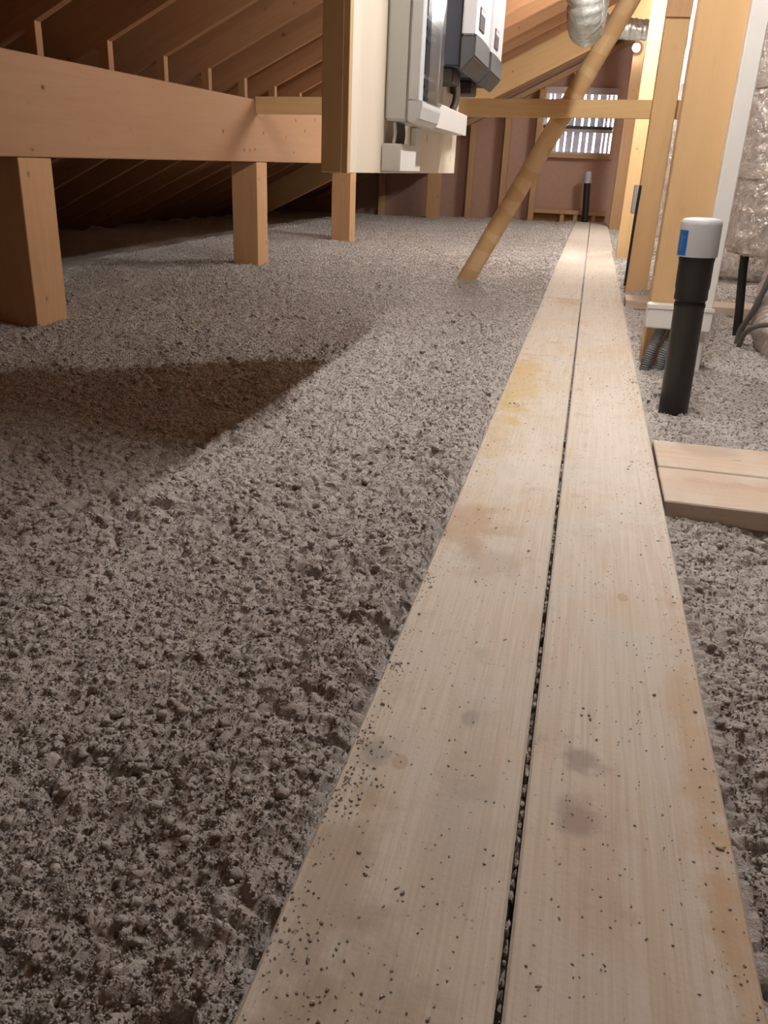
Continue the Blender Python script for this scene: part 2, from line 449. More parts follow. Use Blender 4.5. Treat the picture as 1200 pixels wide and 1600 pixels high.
for zz in (0.6, 1.90):
    box('cladding_batten', (-1.1, .35), (Y1 + .065, Y1 + .0895), (zz, zz + .05), M_SLAT, clad, 'X')

# ------------------------------------------------------------------ loose insulation
def make_fluff():
    rng = np.random.default_rng(5)
    def noise2(x, y, scale, seed):
        r = np.random.default_rng(seed); T = r.random((256, 256), dtype=np.float32)
        gx, gy = x / scale, y / scale
        ix, iy = np.floor(gx).astype(np.int64), np.floor(gy).astype(np.int64)
        fx, fy = (gx - ix).astype(np.float32), (gy - iy).astype(np.float32)
        fx = fx * fx * (3 - 2 * fx); fy = fy * fy * (3 - 2 * fy)
        a, b = T[ix & 255, iy & 255], T[(ix + 1) & 255, iy & 255]
        c, d = T[ix & 255, (iy + 1) & 255], T[(ix + 1) & 255, (iy + 1) & 255]
        return (a * (1 - fx) + b * fx) * (1 - fy) + (c * (1 - fx) + d * fx) * fy
    def cols(segs):
        out = []
        for a, b, s in segs: out.append(np.arange(a, b - 1e-9, s))
        out.append(np.array([segs[-1][1]])); return np.concatenate(out)
    X = cols([(EAVE_L - .30, -3.2, .05), (-3.2, -2.2, .014), (-2.2, -1.3, .0062), (-1.3, -.26, .0037), (-.26, -.15, .005), (-.15, -.01, .03),
              (-.01, .03, .004), (.03, .17, .03), (.17, .85, .0042), (.85, 1.5, .010), (1.5, EAVE_R + .30, .08)])
    ys = [Y0 + .05]
    while ys[-1] < 0.25: ys.append(ys[-1] + .06)
    while ys[-1] < Y1 - .005: ys.append(ys[-1] + max(.0033, min(.022, .0021 * ys[-1])))
    ys[-1] = Y1 - .012
    Yv = np.array(ys)
    x, y = np.meshgrid(X, Yv, indexing='xy')
    def sm(v, a, b):
        t = np.clip((v - a) / (b - a), 0, 1); return t * t * (3 - 2 * t)
    def tri(v): return 1 - np.abs(2 * v - 1)
    dist = np.sqrt(x * x + y * y)
    base = -0.036 + 0.022 * (noise2(x + 9, y + 3, .45, 1) - .5) + 0.018 * (noise2(x, y, .17, 2) - .5)
    # settled dips and rises
    base += 0.055 * np.exp(-(((x - .36) / .12) ** 2 + ((y - 5.30) / .13) ** 2))
    base += 0.02 * np.exp(-(((x - .55) / .35) ** 2 + ((y - 3.1) / .3) ** 2))
    base -= 0.05 * sm(y, 8, 13) * sm(-x, 1.2, 3.5)
    base += 0.030 * sm(x, -.5, -.22) * sm(-x, .2, .25) - 0.0
    def worley(x, y, scale, seed):
        r = np.random.default_rng(seed); J = r.random((256, 256, 3), dtype=np.float32)
        gx, gy = (x / scale).astype(np.float32), (y / scale).astype(np.float32)
        ix, iy = np.floor(gx).astype(np.int32), np.floor(gy).astype(np.int32)
        best = np.full(x.shape, 9.0, dtype=np.float32)
        for dx in (-1, 0, 1):
            for dy in (-1, 0, 1):
                j = J[(ix + dx) & 255, (iy + dy) & 255]
                d = (ix + dx + j[..., 0] - gx) ** 2 + (iy + dy + j[..., 1] - gy) ** 2 + .7 * j[..., 2] ** 2
                best = np.minimum(best, d)
        return 1 - np.clip(best, 0, 1.3)
    wx = x + .012 * (noise2(x, y, .02, 31) - .5); wy = y + .012 * (noise2(x + 4, y, .02, 32) - .5)
    c1 = worley(wx, wy, .042, 41); c2 = worley(wx, wy, .019, 42)
    wx = x + .005 * (noise2(x, y, .008, 33) - .5); wy = y + .005 * (noise2(x + 4, y, .008, 34) - .5)
    c3 = worley(wx, wy, .0095, 43)
    mask = sm(noise2(x + 2, y + 7, .16, 8), .3, .8)
    fine = .75 + .5 * noise2(x, y, .05, 14)
    near = 1.0 - .25 * sm(y, 2.5, 6)
    h = 0.016 * (c1 - .6) * (.3 + mask) + 0.0115 * (c2 - .6) * (.45 + .6 * mask) + 0.0075 * (c3 - .6) * fine + 0.004 * (noise2(x, y + 5, .0055, 7) - .5)
    pits = sm(noise2(x + 11, y + 4, .026, 9), .70, .92) * sm(.9 - c2, .1, .6)
    h = h * near - 0.018 * pits * (.35 + mask)
    z = base + h
    # flattened under and beside the boards
    under = ((x > -.185) & (x < .215))
    z = np.where(under, np.minimum(z, -.050), z)
    gap = (x > -.004) & (x < .024)
    z = np.where(gap, -.028 + 0.016 * (noise2(x, y, .02, 12) - .5) - .03 * sm(noise2(x, y, .06, 13), .5, .75), z)
    z = np.where((x < -.185) & (x > -.212), np.minimum(z, -.004), z)
    z = np.where(np.abs(x) < 1.2, np.minimum(z, .03), z)
    # cross boards on the right lie on it
    for (ya, yb) in ((1.79, 2.23), (4.95, 5.20)):
        inb = (x > .23) & (y > ya) & (y < yb)
        z = np.where(inb, np.minimum(z, -.05), z)
    fr = (x > .3) & (y > 1.35) & (y < 1.785)
    z = np.where(fr, z - .016 * sm(x, .3, .5), z)
    bk = (x > .23) & (y > 2.235) & (y < 2.6); z = np.where(bk, z + .022, z)
    # ragged sideways drift makes overhanging crumbs
    amp = .007 * (1 - under)
    xo = x + amp * (noise2(x + 1, y + 1, .011, 21) - .5) * 1.6 + .010 * (1 - under) * (noise2(x, y + 4, .03, 22) - .5)
    yo = y + amp * (noise2(x + 6, y + 2, .011, 23) - .5) * 1.6
    xo = np.where((x < -.19) & (x > -.40), np.minimum(xo, -.188), xo)
    ny, nx = x.shape
    co = np.stack([xo, yo, z], -1).reshape(-1, 3).astype(np.float32)
    idx = np.arange(nx * ny).reshape(ny, nx)
    q = np.stack([idx[:-1, :-1], idx[:-1, 1:], idx[1:, 1:], idx[1:, :-1]], -1).reshape(-1, 4).astype(np.int32)
    # loose clumps half sunk in the surface
    bmc = bmesh.new(); bmesh.ops.create_icosphere(bmc, subdivisions=2, radius=1.0)
    T = np.array([v.co[:] for v in bmc.verts], dtype=np.float32); TF = np.array([[v.index for v in f.verts] for f in bmc.faces], dtype=np.int32); bmc.free()
    rc = np.random.default_rng(77)
    variants = []
    for i in range(24):
        r1 = 1 + .45 * np.sin(T @ rc.normal(0, 2.6, (3,)) + rc.random() * 6) * np.sin(T @ rc.normal(0, 2.6, (3,)) + rc.random() * 6) + rc.uniform(-.20, .20, len(T))
        variants.append((T * r1[:, None] * np.array([1, 1, .75])).astype(np.float32))
    cv, cf, off = [], [], len(co)
    zones = [((-1.5, -.225), (.3, 1.6), 9000, 1.0), ((-2.2, -.225), (1.6, 3.2), 6500, 1.25), ((-2.6, -.225), (3.2, 7.0), 6000, 1.7),
             ((.25, .75), (.5, 1.77), 3400, 1.0), ((.26, 1.3), (2.26, 4.9), 3200, 1.35)]
    for (xa, xb), (ya, yb), cnt, mul in zones:
        px = rc.uniform(xa, xb, cnt); py = rc.uniform(ya, yb, cnt)
        m_ = noise2(px, py, .12, 51); keep = rc.random(cnt) < .75 * m_; px, py = px[keep], py[keep]
        ci = np.clip(np.searchsorted(X, px), 0, nx - 1); ri = np.clip(np.searchsorted(Yv, py), 0, ny - 1)
        pz = z[ri, ci]
        s_ = mul * (.0024 + .0052 * rc.random(len(px)) ** 2.6)
        lim = np.minimum(np.abs(px + .205), np.abs(px - .24)); s_ = np.minimum(s_, np.maximum(lim * .7, .002))
        for i in range(len(px)):
            V = variants[i % 24]; a = rc.random() * 6.28; c_, q_ = math.cos(a), math.sin(a)
            W_ = V * s_[i]
            cv.append(np.stack([W_[:, 0] * c_ - W_[:, 1] * q_ + px[i], W_[:, 0] * q_ + W_[:, 1] * c_ + py[i], W_[:, 2] + pz[i] + s_[i] * .25], -1))
            cf.append(TF + off); off += len(T)
    # fine crumbly grains over the near surface
    O6 = np.array([(1, 0, 0), (-1, 0, 0), (0, 1, 0), (0, -1, 0), (0, 0, 1), (0, 0, -1)], dtype=np.float32)
    OF = np.array([(0, 2, 4), (2, 1, 4), (1, 3, 4), (3, 0, 4), (2, 0, 5), (1, 2, 5), (3, 1, 5), (0, 3, 5)], dtype=np.int32)
    for side, cnt in ((-1, 260000), (1, 100000)):
        yy = .3 * (13.2 / .3) ** (rc.random(cnt) ** .85)
        if side < 0: xx_ = -.212 - rc.random(cnt) * (1.0 + .38 * yy)
        else: xx_ = .25 + rc.random(cnt) * (.45 + .2 * yy)
        ok = (side < 0) | ~(((yy > 1.765) & (yy < 2.26)) | ((yy > 4.9) & (yy < 5.2)))
        xx_, yy = xx_[ok], yy[ok]; cnt = len(xx_)
        ci = np.clip(np.searchsorted(X, xx_), 0, nx - 1); ri = np.clip(np.searchsorted(Yv, yy), 0, ny - 1)
        sz = (.0021 * np.maximum(1, yy / 1.5) ** .75).astype(np.float32)
        pk = co[ri * nx + ci] + rc.normal(0, .0012, (cnt, 3)).astype(np.float32)
        pk[:, 2] += sz * .35
        sc_ = (sz * rc.uniform(.45, 1.25, cnt)).astype(np.float32)
        Vv = O6[None] * rc.uniform(.5, 1.35, (cnt, 6, 1)).astype(np.float32) + rc.normal(0, .25, (cnt, 6, 3)).astype(np.float32)
        Vv = Vv * sc_[:, None, None] + pk[:, None, :]
        cv.append(Vv.reshape(-1, 3)); cf.append((OF[None] + off + 6 * np.arange(cnt)[:, None, None]).reshape(-1, 3)); off += 6 * cnt
    co = np.concatenate([co] + cv).astype(np.float32); cf = np.concatenate(cf)
    me = bpy.data.meshes.new('insulation')
    me.vertices.add(len(co)); me.vertices.foreach_set('co', co.ravel())
    me.loops.add(q.size + cf.size); me.loops.foreach_set('vertex_index', np.concatenate([q.ravel(), cf.ravel().astype(np.int32)]))
    me.polygons.add(len(q) + len(cf))
    me.polygons.foreach_set('loop_start', np.concatenate([np.arange(0, q.size, 4), q.size + np.arange(0, cf.size, 3)]).astype(np.int32))
    me.polygons.foreach_set('loop_total', np.concatenate([np.full(len(q), 4), np.full(len(cf), 3)]).astype(np.int32))
    me.update(calc_edges=True); smooth(me)
    print('fluff verts', len(co))
    o = link('insulation', me, M_FLUFF)
    tag(o, 'loose grey blown cellulose insulation covering the whole attic floor', 'insulation', kind='stuff')
make_fluff()

# ------------------------------------------------------------------ walkway boards
YEL = (0.54, 0.38, 0.13); BRN = (0.42, 0.27, 0.14); GRY = (0.26, 0.23, 0.21); ORG = (0.52, 0.35, 0.20); PAL = (0.70, 0.66, 0.60)
P_LEFT = plank_mat('dusty_board_left', [(-.155, 2.75, .09, .60, YEL, .55), (-.16, 1.50, .10, .16, BRN, .5), (-.10, 1.35, .07, .10, (0.40, 0.30, 0.20), .35),
                                        (-.17, 2.2, .05, .5, YEL, .3), (-.07, .88, .012, .02, GRY, .5), (-.05, 4.75, .12, .22, BRN, .4),
                                        (-.16, .55, .05, .25, (0.36, 0.28, 0.20), .5), (-.06, 1.9, .08, .35, PAL, .5), (-.17, .78, .03, .035, GRY, .5), (-.10, .44, .12, .12, (0.38, 0.30, 0.22), .45), (-.06, .72, .05, .25, (0.44, 0.41, 0.35), .35)])
P_RIGHT = plank_mat('dusty_board_right', [(.075, .84, .03, .03, GRY, .6), (.07, .74, .035, .04, GRY, .65), (.21, .9, .035, .45, ORG, .5), (.22, .55, .03, .35, ORG, .45),
                                          (.13, 2.2, .10, .8, PAL, .5), (.09, .7, .05, .15, (0.50, 0.34, 0.27), .3), (.10, 4.2, .1, .8, PAL, .5)])
P_FAR = plank_mat('dusty_board_far', [(-.1, 7.5, .12, .9, PAL, .6), (.12, 9, .1, 2.0, (0.62, 0.55, 0.50), .6)])
P_CROSS = plank_mat('dusty_board_cross', [(.40, 1.93, .20, .03, (0.50, 0.33, 0.26), .5)], (0.62, 0.50, 0.40))
def board(x, y, mat, label, z1=0.0, grain='Y', dz=0.045):
    return tag(box('walkway_board', x, y, (z1 - dz, z1), mat, None, grain, .003), label, 'board', 'walkway boards lying on the insulation')
board((-.200, .007), (-.3, 4.83), P_LEFT, 'left walkway board in the foreground with yellow and brown stains')
board((-.203, .004), (4.838, 13.22), P_FAR, 'left walkway board of the far run, ending at the gable wall')
board((.0135, .232), (-.3, 8.2), P_RIGHT, 'right walkway board in the foreground with orange tinted outer edge')
board((.012, .246), (8.208, 13.22), P_FAR, 'right walkway board of the far run, ending at the gable wall')
b = board((.238, 1.9), (1.778, 2.012), P_CROSS, 'nearer of the two short cross boards right of the walkway, with brown front edge', -.002, 'X')
b = board((.240, 1.9), (2.020, 2.240), P_CROSS, 'farther of the two short cross boards right of the walkway, edge buried in fluff', -.002, 'X')
b = board((.254, 2.3), (4.93, 5.17), P_CROSS, 'cross board running behind the white boxed post toward the foil duct', .004, 'X')

# crumbs lying on the boards
def crumbs():
    rr = random.Random(11); mats = []
    for i in range(3600):
        y = 0.35 + (rr.random() ** 1.6) * 6.0
        x = rr.uniform(-.195, .228) if rr.random() < .7 else rr.choice((-.19, .22)) + rr.gauss(0, .012)
        if x < -.198 or x > .228: continue
        z = .0
        if -.004 < x < .017:
            z = -.012
        s = rr.uniform(.0005, .0013) * (2.2 if rr.random() < .03 else 1)
        if y > 2.5: s *= 1.3
        m = Matrix.Translation((x, y, z + s * .5)) @ Matrix.Rotation(rr.uniform(0, 3), 4, 'Z') @ Matrix.Diagonal((s * rr.uniform(1, 1.9), s, s * .7, 1))
        mats.append(np.array(m))
    for (cx_, cy_, n_, sp_) in ((-.185, .80, 60, .014), (-.178, .735, 70, .016), (-.188, .69, 40, .012), (-.19, .97, 40, .01), (-.18, .52, 60, .018), (-.12, .46, 30, .02), (.07, .93, 10, .006), (.215, 2.9, 40, .012), (-.19, 1.25, 30, .009), (.19, 2.0, 30, .02), (-.14, 2.45, 30, .015)):
        for q_ in range(int(n_ * .7)):
            x, y = rr.gauss(cx_, sp_), rr.gauss(cy_, sp_ * 1.1)
            if not -.199 < x < .228: continue
            s = rr.uniform(.0007, .0021)
            m = Matrix.Translation((x, y, s * .5)) @ Matrix.Rotation(rr.uniform(0, 3), 4, 'Z') @ Matrix.Diagonal((s * rr.uniform(1, 1.6), s, s * .7, 1))
            mats.append(np.array(m))
    for i in range(420):                      # fluff caught in the gap
        y = 0.3 + rr.random() * 4.5
        s = rr.uniform(.003, .006)
        m = Matrix.Translation((.0103 + rr.uniform(-.0012, .0012), y, -.011 - rr.random() * .012)) @ Matrix.Diagonal((.0028, s * 1.4, s, 1))
        mats.append(np.array(m))
    bm = bmesh.new(); bmesh.ops.create_icosphere(bm, subdivisions=1, radius=1.0)
    T = np.array([(*v.co, 1.0) for v in bm.verts]); F_ = np.array([[v.index for v in f.verts] for f in bm.faces]); bm.free()
    A = np.array(mats); rn = np.random.default_rng(4)
    J = T[None, :, :3] * rn.uniform(.55, 1.35, (len(A), len(T), 1)); J = np.concatenate([J, np.ones((len(A), len(T), 1))], -1)
    V = np.einsum('nij,nkj->nki', A, J)[..., :3].reshape(-1, 3)
    FF = (F_[None] + len(T) * np.arange(len(A))[:, None, None]).reshape(-1, 3)
    me = bpy.data.meshes.new('insulation_crumbs'); me.from_pydata(V.tolist(), [], FF.tolist())
    tag(link('insulation_crumbs', me, M_FLUFF), 'small grey crumbs of insulation scattered over the walkway boards', 'crumbs', kind='stuff')
crumbs()

# ------------------------------------------------------------------ left beam, its posts and the rafters
BX0, BX1 = -2.39, -2.20
beam_a, beam_b = Vector(((BX0 + BX1) / 2, .6, .604 + .186)), Vector(((BX0 + BX1) / 2, 13.13, .668 + .186))
tag(timber('timber_beam', beam_a, beam_b, BX1 - BX0, .372, (0, 0, 1), W_BEAM, bevel=.004),
    'long deep laminated beam with small dark knots, carried by short posts on the left', 'beam')
def beam_bottom(y): return .604 + (.668 - .604) * (y - .6) / 12.7
LP = [(3.08, .22, 'nearest short post under the long beam, at the left edge of the picture'),
      (5.60, .19, 'short post under the middle of the long beam, second from the camera'),
      (7.95, .19, 'short post under the long beam, seen just below the hanging electrical panel'),
      (12.8, .19, 'wide short post under the long beam against the far gable wall')]
for y, d, lab in LP:
    z = beam_bottom(y) - .0015
    tag(box('timber_post', (BX0 + .004, BX1 - .004), (y, y + d), (-.31, z), W_LOWPOST, None, 'Z', .003), lab, 'post', 'short posts under the long beam')

ORD = ['first', 'second', 'third', 'fourth', 'fifth', 'sixth', 'seventh', 'eighth', 'ninth', 'tenth', 'eleventh', 'twelfth', 'thirteenth', 'fourteenth',
       'fifteenth', 'sixteenth', 'seventeenth', 'eighteenth', 'nineteenth', 'twentieth']
ang = math.atan(SLOPE); perp = DEPTH * math.cos(ang)
upn = Vector((-math.sin(ang), 0, math.cos(ang)))
vis = 0; sp = .547; first = 3.385 - sp * 5
for k in range(24):
    y = first + sp * k
    if y > 13.1: break
    if y < 2.5: continue
    a = Vector((EAVE_L - .3, y, roof_z(EAVE_L - .3))) + upn * (perp / 2 - .001); bb = Vector((RIDGE_X - .03, y, roof_z(RIDGE_X - .03))) + upn * (perp / 2 - .001)
    r = timber('rafter', a, bb, .045, perp, upn, W_RAFT)
    if y < 2.9: lab = 'rafter overhead before the long beam comes into view'
    else:
        lab = '%s roof rafter from the camera of those rising above the long beam' % ORD[vis]; vis += 1
    tag(r, lab, 'rafter', 'rafters of the left roof slope')
    if 2.9 < y < 9:
        zb = beam_bottom(y) + .372
        j = vis - 1
        tag(box('strut', (-2.305, -2.257), (y - .0222, y + .0222), (zb, roof_z(-2.255) + .001), W_RAFT, None, 'Z'),
            'small upright block under the %s rafter from the camera, on the long beam' % ORD[j], 'strut', 'small upright blocks on top of the long beam')
# deep truss rafter near the gable
a = Vector((-4.3, 10.2, roof_z(-4.3))) + upn * 0.0; bb = Vector((RIDGE_X, 10.2, roof_z(RIDGE_X)))
tag(timber('truss_rafter', a - upn * .10, bb - upn * .10, .09, .28, upn, W_RAIL), 'deep pale rafter set lower than the others, in front of the far gable', 'rafter')
tag(timber('ridge_beam', (RIDGE_X, Y0, roof_z(RIDGE_X) - .02), (RIDGE_X, Y1 - .01, roof_z(RIDGE_X) - .02), .09, .3, (0, 0, 1), W_POST), 'ridge beam at the top of the roof', 'beam')

# ------------------------------------------------------------------ gable framing
GS = [(-3.16, .08), (-1.815, .08), (-1.32, .08), (-.87, .085)]
GL = ['thin upright stud on the gable wall, at the far left beyond the short post',
      'second upright gable stud, left of the one beside the window',
      'upright gable stud midway between the post and the window',
      'upright gable stud carrying the left side of the window']
GL[1], GL[2] = 'upright gable stud just right of the far short post', 'upright gable stud midway between the far short post and the window'
for (x, w), lab in zip(GS, GL):
    top = roof_z(x - w / 2) - .075
    tag(box('wall_stud', (x - w / 2, x + w / 2), (13.15, 13.29), (-.31, top), W_STUD), lab, 'stud', 'studs of the far gable wall')
tag(box('wall_stud', (-.47, -.42), (13.15, 13.29), (1.80, roof_z(-.47) - .075), W_STUD), 'short gable stud above the window head', 'stud', 'studs of the far gable wall')
tag(timber('top_plate', (-4.2, 13.22, roof_z(-4.2) - .037), (RIDGE_X, 13.22, roof_z(RIDGE_X) - .037), .14, .07, upn, W_STUD), 'sloping top plate along the upper edge of the far gable wall', 'plate')
led = thing('wall_ledge', (-.35, 13.22, -.05), 'low framed timber ledge under the gable window with short legs', 'ledge')
box('rail', (-.825, .21), (13.16, 13.30), (.085, .145), W_STUD, led, 'X')
for x in (-.41, -.215, .045): box('leg', (x - .03, x + .03), (13.18, 13.28), (-.31, .0845), W_STUD, led)
box('back_board', (-.825, .21), (13.285, 13.30), (-.31, .0845), W_DECK, led, 'X')

# ------------------------------------------------------------------ right-hand row of posts
tag(box('timber_post', (.264, .455), (3.36, 3.48), (-.31, roof_z(.264) + .12), W_POST, None, 'Z', .004), 'tall broad post nearest the camera, behind the black vent pipe with the white trunking', 'post', 'tall posts right of the walkway')
tag(box('timber_post', (.262, .392), (5.42, 5.545), (-.31, roof_z(.262) + .12), W_POST, None, 'Z', .004), 'tall post between the rail end and the broad nearest post, base buried in fluff', 'post', 'tall posts right of the walkway')
tag(box('timber_post', (.268, .40), (8.05, 8.17), (-.31, roof_z(.268) + .12), W_RAIL, None, 'Z', .003), 'slim tall post brightly lit at the top, beyond the rail', 'post', 'tall posts right of the walkway')
tag(box('timber_post', (.262, .40), (12.25, 12.42), (-.31, roof_z(.262) + .12), W_STUD, None, 'Z', .003), 'farthest tall post, right of the gable window', 'post', 'tall posts right of the walkway')
tag(box('shade_sheet', (.259, .393), (5.395, 5.419), (1.455, 2.3), W_STUD, None, 'Z', .002), 'darker sheet imitating shade on the upper front of the tall post behind the rail', 'board')  # darker wood sheet added in place of shade on the upper post front

tag(timber('cross_rail', (-2.198, 5.60, .968), (.62, 5.60, 1.018), .045, .100, (0, 0, 1), W_RAIL), 'pale horizontal rail crossing from the long beam to the tall posts', 'rail')
# round diagonal brace behind the rail
br0, br1 = Vector((-.79, 5.70, -.10)), Vector((.325, 5.70, 2.10))
brL = (br1 - br0).length
prof = [(.058, 0)] + [(.058 - .003 * i / 24 + .0012 * math.sin(i * 1.9), brL * i / 24) for i in range(1, 24)] + [(.054, brL)]
tag(lathe('diagonal_brace', prof, W_POLE, br0, br1, n=24), 'round wooden pole bracing diagonally up from the insulation behind the rail', 'brace')

# ------------------------------------------------------------------ electrical panel and what hangs on it
PX = -.51
pnl = thing('mounting_panel', (PX - .01, 2.55, .63), 'hanging pale plywood panel carrying the cabinet and inverters, with a stud at its near edge', 'panel')
box('panel_board', (PX - .012, PX), (1.83, 3.262), (.630, 1.97), W_PALE, pnl, 'Z', .001)
box('stud', (-.568, PX - .0125), (1.81, 1.90), (.629, 1.85), W_POST, pnl, 'Z', .002)
box('stud', (-.568, PX - .0125), (3.17, 3.26), (.66, 1.90), W_POST, pnl, 'Z', .002)
box('nailing_batten', (-.524, PX - .0125 + .012), (1.811, 1.8295), (.629, 1.8), W_RAIL, pnl, 'Z', .001)

cb = thing('distribution_cabinet', (PX + .001, 2.25, .745), 'light grey electrical distribution cabinet with smoked door on the pale panel', 'electrical cabinet')
CY0, CY1, CZ0, CZ1 = 2.12, 2.375, .746, 1.45
box('cabinet_body', (PX + .001, -.452), (CY0, CY1), (CZ0, CZ1), M_CAB, cb, 'Z', .006, 2)
# lid with a chin sloping back at the bottom
fr = -.425
lidp = [(-.4515, CZ0 + .001), (-.436, CZ0 - .004), (-.424, CZ0 + .006), (-.418, CZ0 + .034), (-.418, CZ0 + .046), (-.4515, CZ0 + .046)]
prism('lid_chin', lidp, 'Y', (CY0 - .001, CY1 + .001), M_LID, cb, .0015)
box('lid_side', (-.4515, -.426), (CY0 - .001, CY0 + .045), (CZ0 + .0465, CZ1 - .04), M_LID, cb, 'Z', .002)
box('lid_side', (-.4515, -.426), (CY1 - .010, CY1 + .001), (CZ0 + .0465, CZ1 - .04), M_LID, cb, 'Z', .002)
box('lid_top', (-.4515, -.420), (CY0 - .001, CY1 + .001), (CZ1 - .039, CZ1), M_LID, cb, 'Z', .002)
door = prism('smoked_door', [(CY0 + .0455, CZ0 + .047), (CY1 - .0105, CZ0 + .047), (CY1 - .0105, CZ1 - .041), (CY0 + .0455, CZ1 - .041)], 'X', (-.424, -.415), M_SMOKE, cb, .002)
box('device_plate', (-.4514, -.4495), (CY0 + .046, CY1 - .011), (CZ0 + .048, CZ1 - .042), M_INVD, cb, 'Z', 0)
for i in range(5):
    zc = .835 + i * .125
    br = box('breaker_row', (-.4494, -.438), (CY0 + .050, CY1 - .014), (zc - .022, zc + .022), M_LID, cb, 'Z', .001)
    box('breaker_switches', (-.4375, -.430), (CY0 + .056, CY1 - .02), (zc - .008, zc + .010), M_INVD, br, 'Z', .001)
# three cables dropping from the cabinet into the white box
for i, (yy, mm) in enumerate(((2.135, M_CABLEW), (2.165, M_CABLEG), (2.195, M_CABLEG), (2.225, M_CABLEG))):
    tag(tube('cable', [(-.486, yy, .7445), (-.484, yy + .004, .72), (-.486, yy, .698)], .006 if i else .004, mm, n=10),
        ('thin white cable' if i == 0 else 'grey cable %s' % ('nearest the thin white one', 'in the middle', 'farthest from the camera')[i - 1]) + ' dropping from the grey cabinet into the white box', 'cable', 'cables under the grey cabinet')
tag(box('cable_trunking', (PX + .001, -.462), (2.105, 2.295), (.634, .697), M_WHITE, None, 'Y', .003, 2), 'short white cable box at the bottom of the panel under the grey cabinet', 'trunking')
tag(box('cable_trunking', (PX + .001, -.494), (2.44, 2.52), (.634, .745), M_WHITE, None, 'Z', .002), 'narrow upright white trunking on the panel below the grey cabinet', 'trunking')
tr = thing('cable_trunking', (-.475, 2.7, .75), 'long horizontal cream trunking below the inverters, poking past the cabinet', 'trunking')
box('channel', (PX + .001, -.4425), (2.40, 2.999), (.750, .807), M_CAB, tr, 'Y', .002)
box('cover', (-.442, -.438), (2.398, 3.0), (.748, .809), M_WHITE, tr, 'Y', .0015)
box('end_cap', (PX + .002, -.4385), (2.9995, 3.004), (.749, .808), M_WHITE, tr, 'Y', .001)

def inverter(y0, y1, lab):
    t = thing('solar_inverter', (PX, (y0 + y1) / 2, .9), lab, 'inverter', 'inverters on the electrical panel')
    xf = -.370
    ZB, ZW, ZT = .935, .988, 1.55
    box('back_housing', (PX + .001, -.4095), (y0 + .01, y1 - .01), (.912, ZT), M_INVD, t, 'Z', .004, 2)
    prism('lower_cover', [(-.409, ZW - .002), (xf, ZW - .002), (xf, ZB), (-.40, .902), (-.409, .900)], 'Y', (y0, y1), M_INVG, t, .003)
    sh = prism('shell', [(-.409, ZW), (xf - .002, ZW), (xf - .002, ZT), (-.409, ZT)], 'Y', (y0, y1), M_INVW, t, .004)
    # arched dark-grey field on the front face
    n = 12; pts = [(y0 + .004, ZB + .004)] + [(y0 + .004 + (y1 - y0 - .008) * i / n, ZW + .002 + .004 * math.sin(math.pi * i / n)) for i in range(n + 1)] + [(y1 - .004, ZB + .004)]
    prism('lower_face', pts, 'X', (xf - .001, xf + .002), M_INVG, t)
    dsp = box('display', (xf - .0015, xf + .001), (y0 + .07, y0 + .17), (1.012, 1.066), M_DISP, t, 'Z', .001)
    box('display_window', (xf + .001, xf + .0018), (y0 + .08, y0 + .16), (1.050, 1.062), M_INVW, dsp, 'Z', 0)
    box('plug_block', (-.50, -.43), (y0 + .03, y0 + .16), (.872, .9115), M_GLAND, t, 'Z', .004)
    for q in (.05, .11):
        lathe('cable_gland', [(.011, 0), (.014, .004), (.014, .018), (.010, .028)], M_GLAND, (-.47, y0 + q + .12, .884), (-.47, y0 + q + .12, .95), t, n=14)
    return t
inverter(2.58, 2.905, 'nearer of the two wall inverters, pale shell over dark grey bottom, beside the cabinet')
inverter(2.955, 3.27, 'farther of the two wall inverters, at the far edge of the panel')
for i, mm in enumerate((M_CABLEW, M_CABLEB, M_CABLEW, M_CABLEB, M_CABLEW, M_CABLEG)):
    yy = 2.79 + i * .012; xx_ = -.452 - (i % 2) * .01
    tag(tube('cable', [(xx_, yy + .02, .90), (xx_ + .004, yy + .022, .86), (xx_ + .002, yy + .008, .83), (xx_ - .01, yy, .8)], .0036, mm, n=8),
        ['white cable nearest the camera in the bundle under the inverters', 'brown cable second from the camera in the bundle under the inverters', 'white cable in the middle of the bundle under the inverters', 'brown cable fourth from the camera in the bundle under the inverters', 'white cable fifth from the camera in the bundle under the inverters', 'grey cable farthest back in the bundle under the inverters'][i], 'cable', 'cable bundle under the inverters')

# ------------------------------------------------------------------ black vent pipe with grey cap
vp = thing('vent_pipe', (.332, 2.67, -.03), 'black vent pipe with grey plastic cap and blue label, right of the walkway', 'vent pipe')
b0, b1 = Vector((.333, 2.67, -.12)), Vector((.319, 2.67, .46)); L = (b1 - b0).length
s = lambda z: (z + .12) / .58 * L
lathe('pipe', [(.044, 0), (.044, s(.292)), (.0455, s(.296)), (.0455, s(.303)), (.0435, s(.307)), (.0435, s(.313)), (.048, s(.317)), (.0475, s(.345)), (.0495, s(.352)), (.0495, s(.425)), (.051, s(.432)), (.051, s(.445))], M_BLACK, b0, b1, vp, 48)
tc_ = Vector((.318, 2.67, .440))
cap = lathe('cap', [(.052, .001), (.0575, 0), (.0575, .088), (.0555, .098), (.049, .104), (.03, .1065), (.002, .107)], M_GREYP, tc_, tc_ + Vector((-.003, 0, .12)), vp, 56)
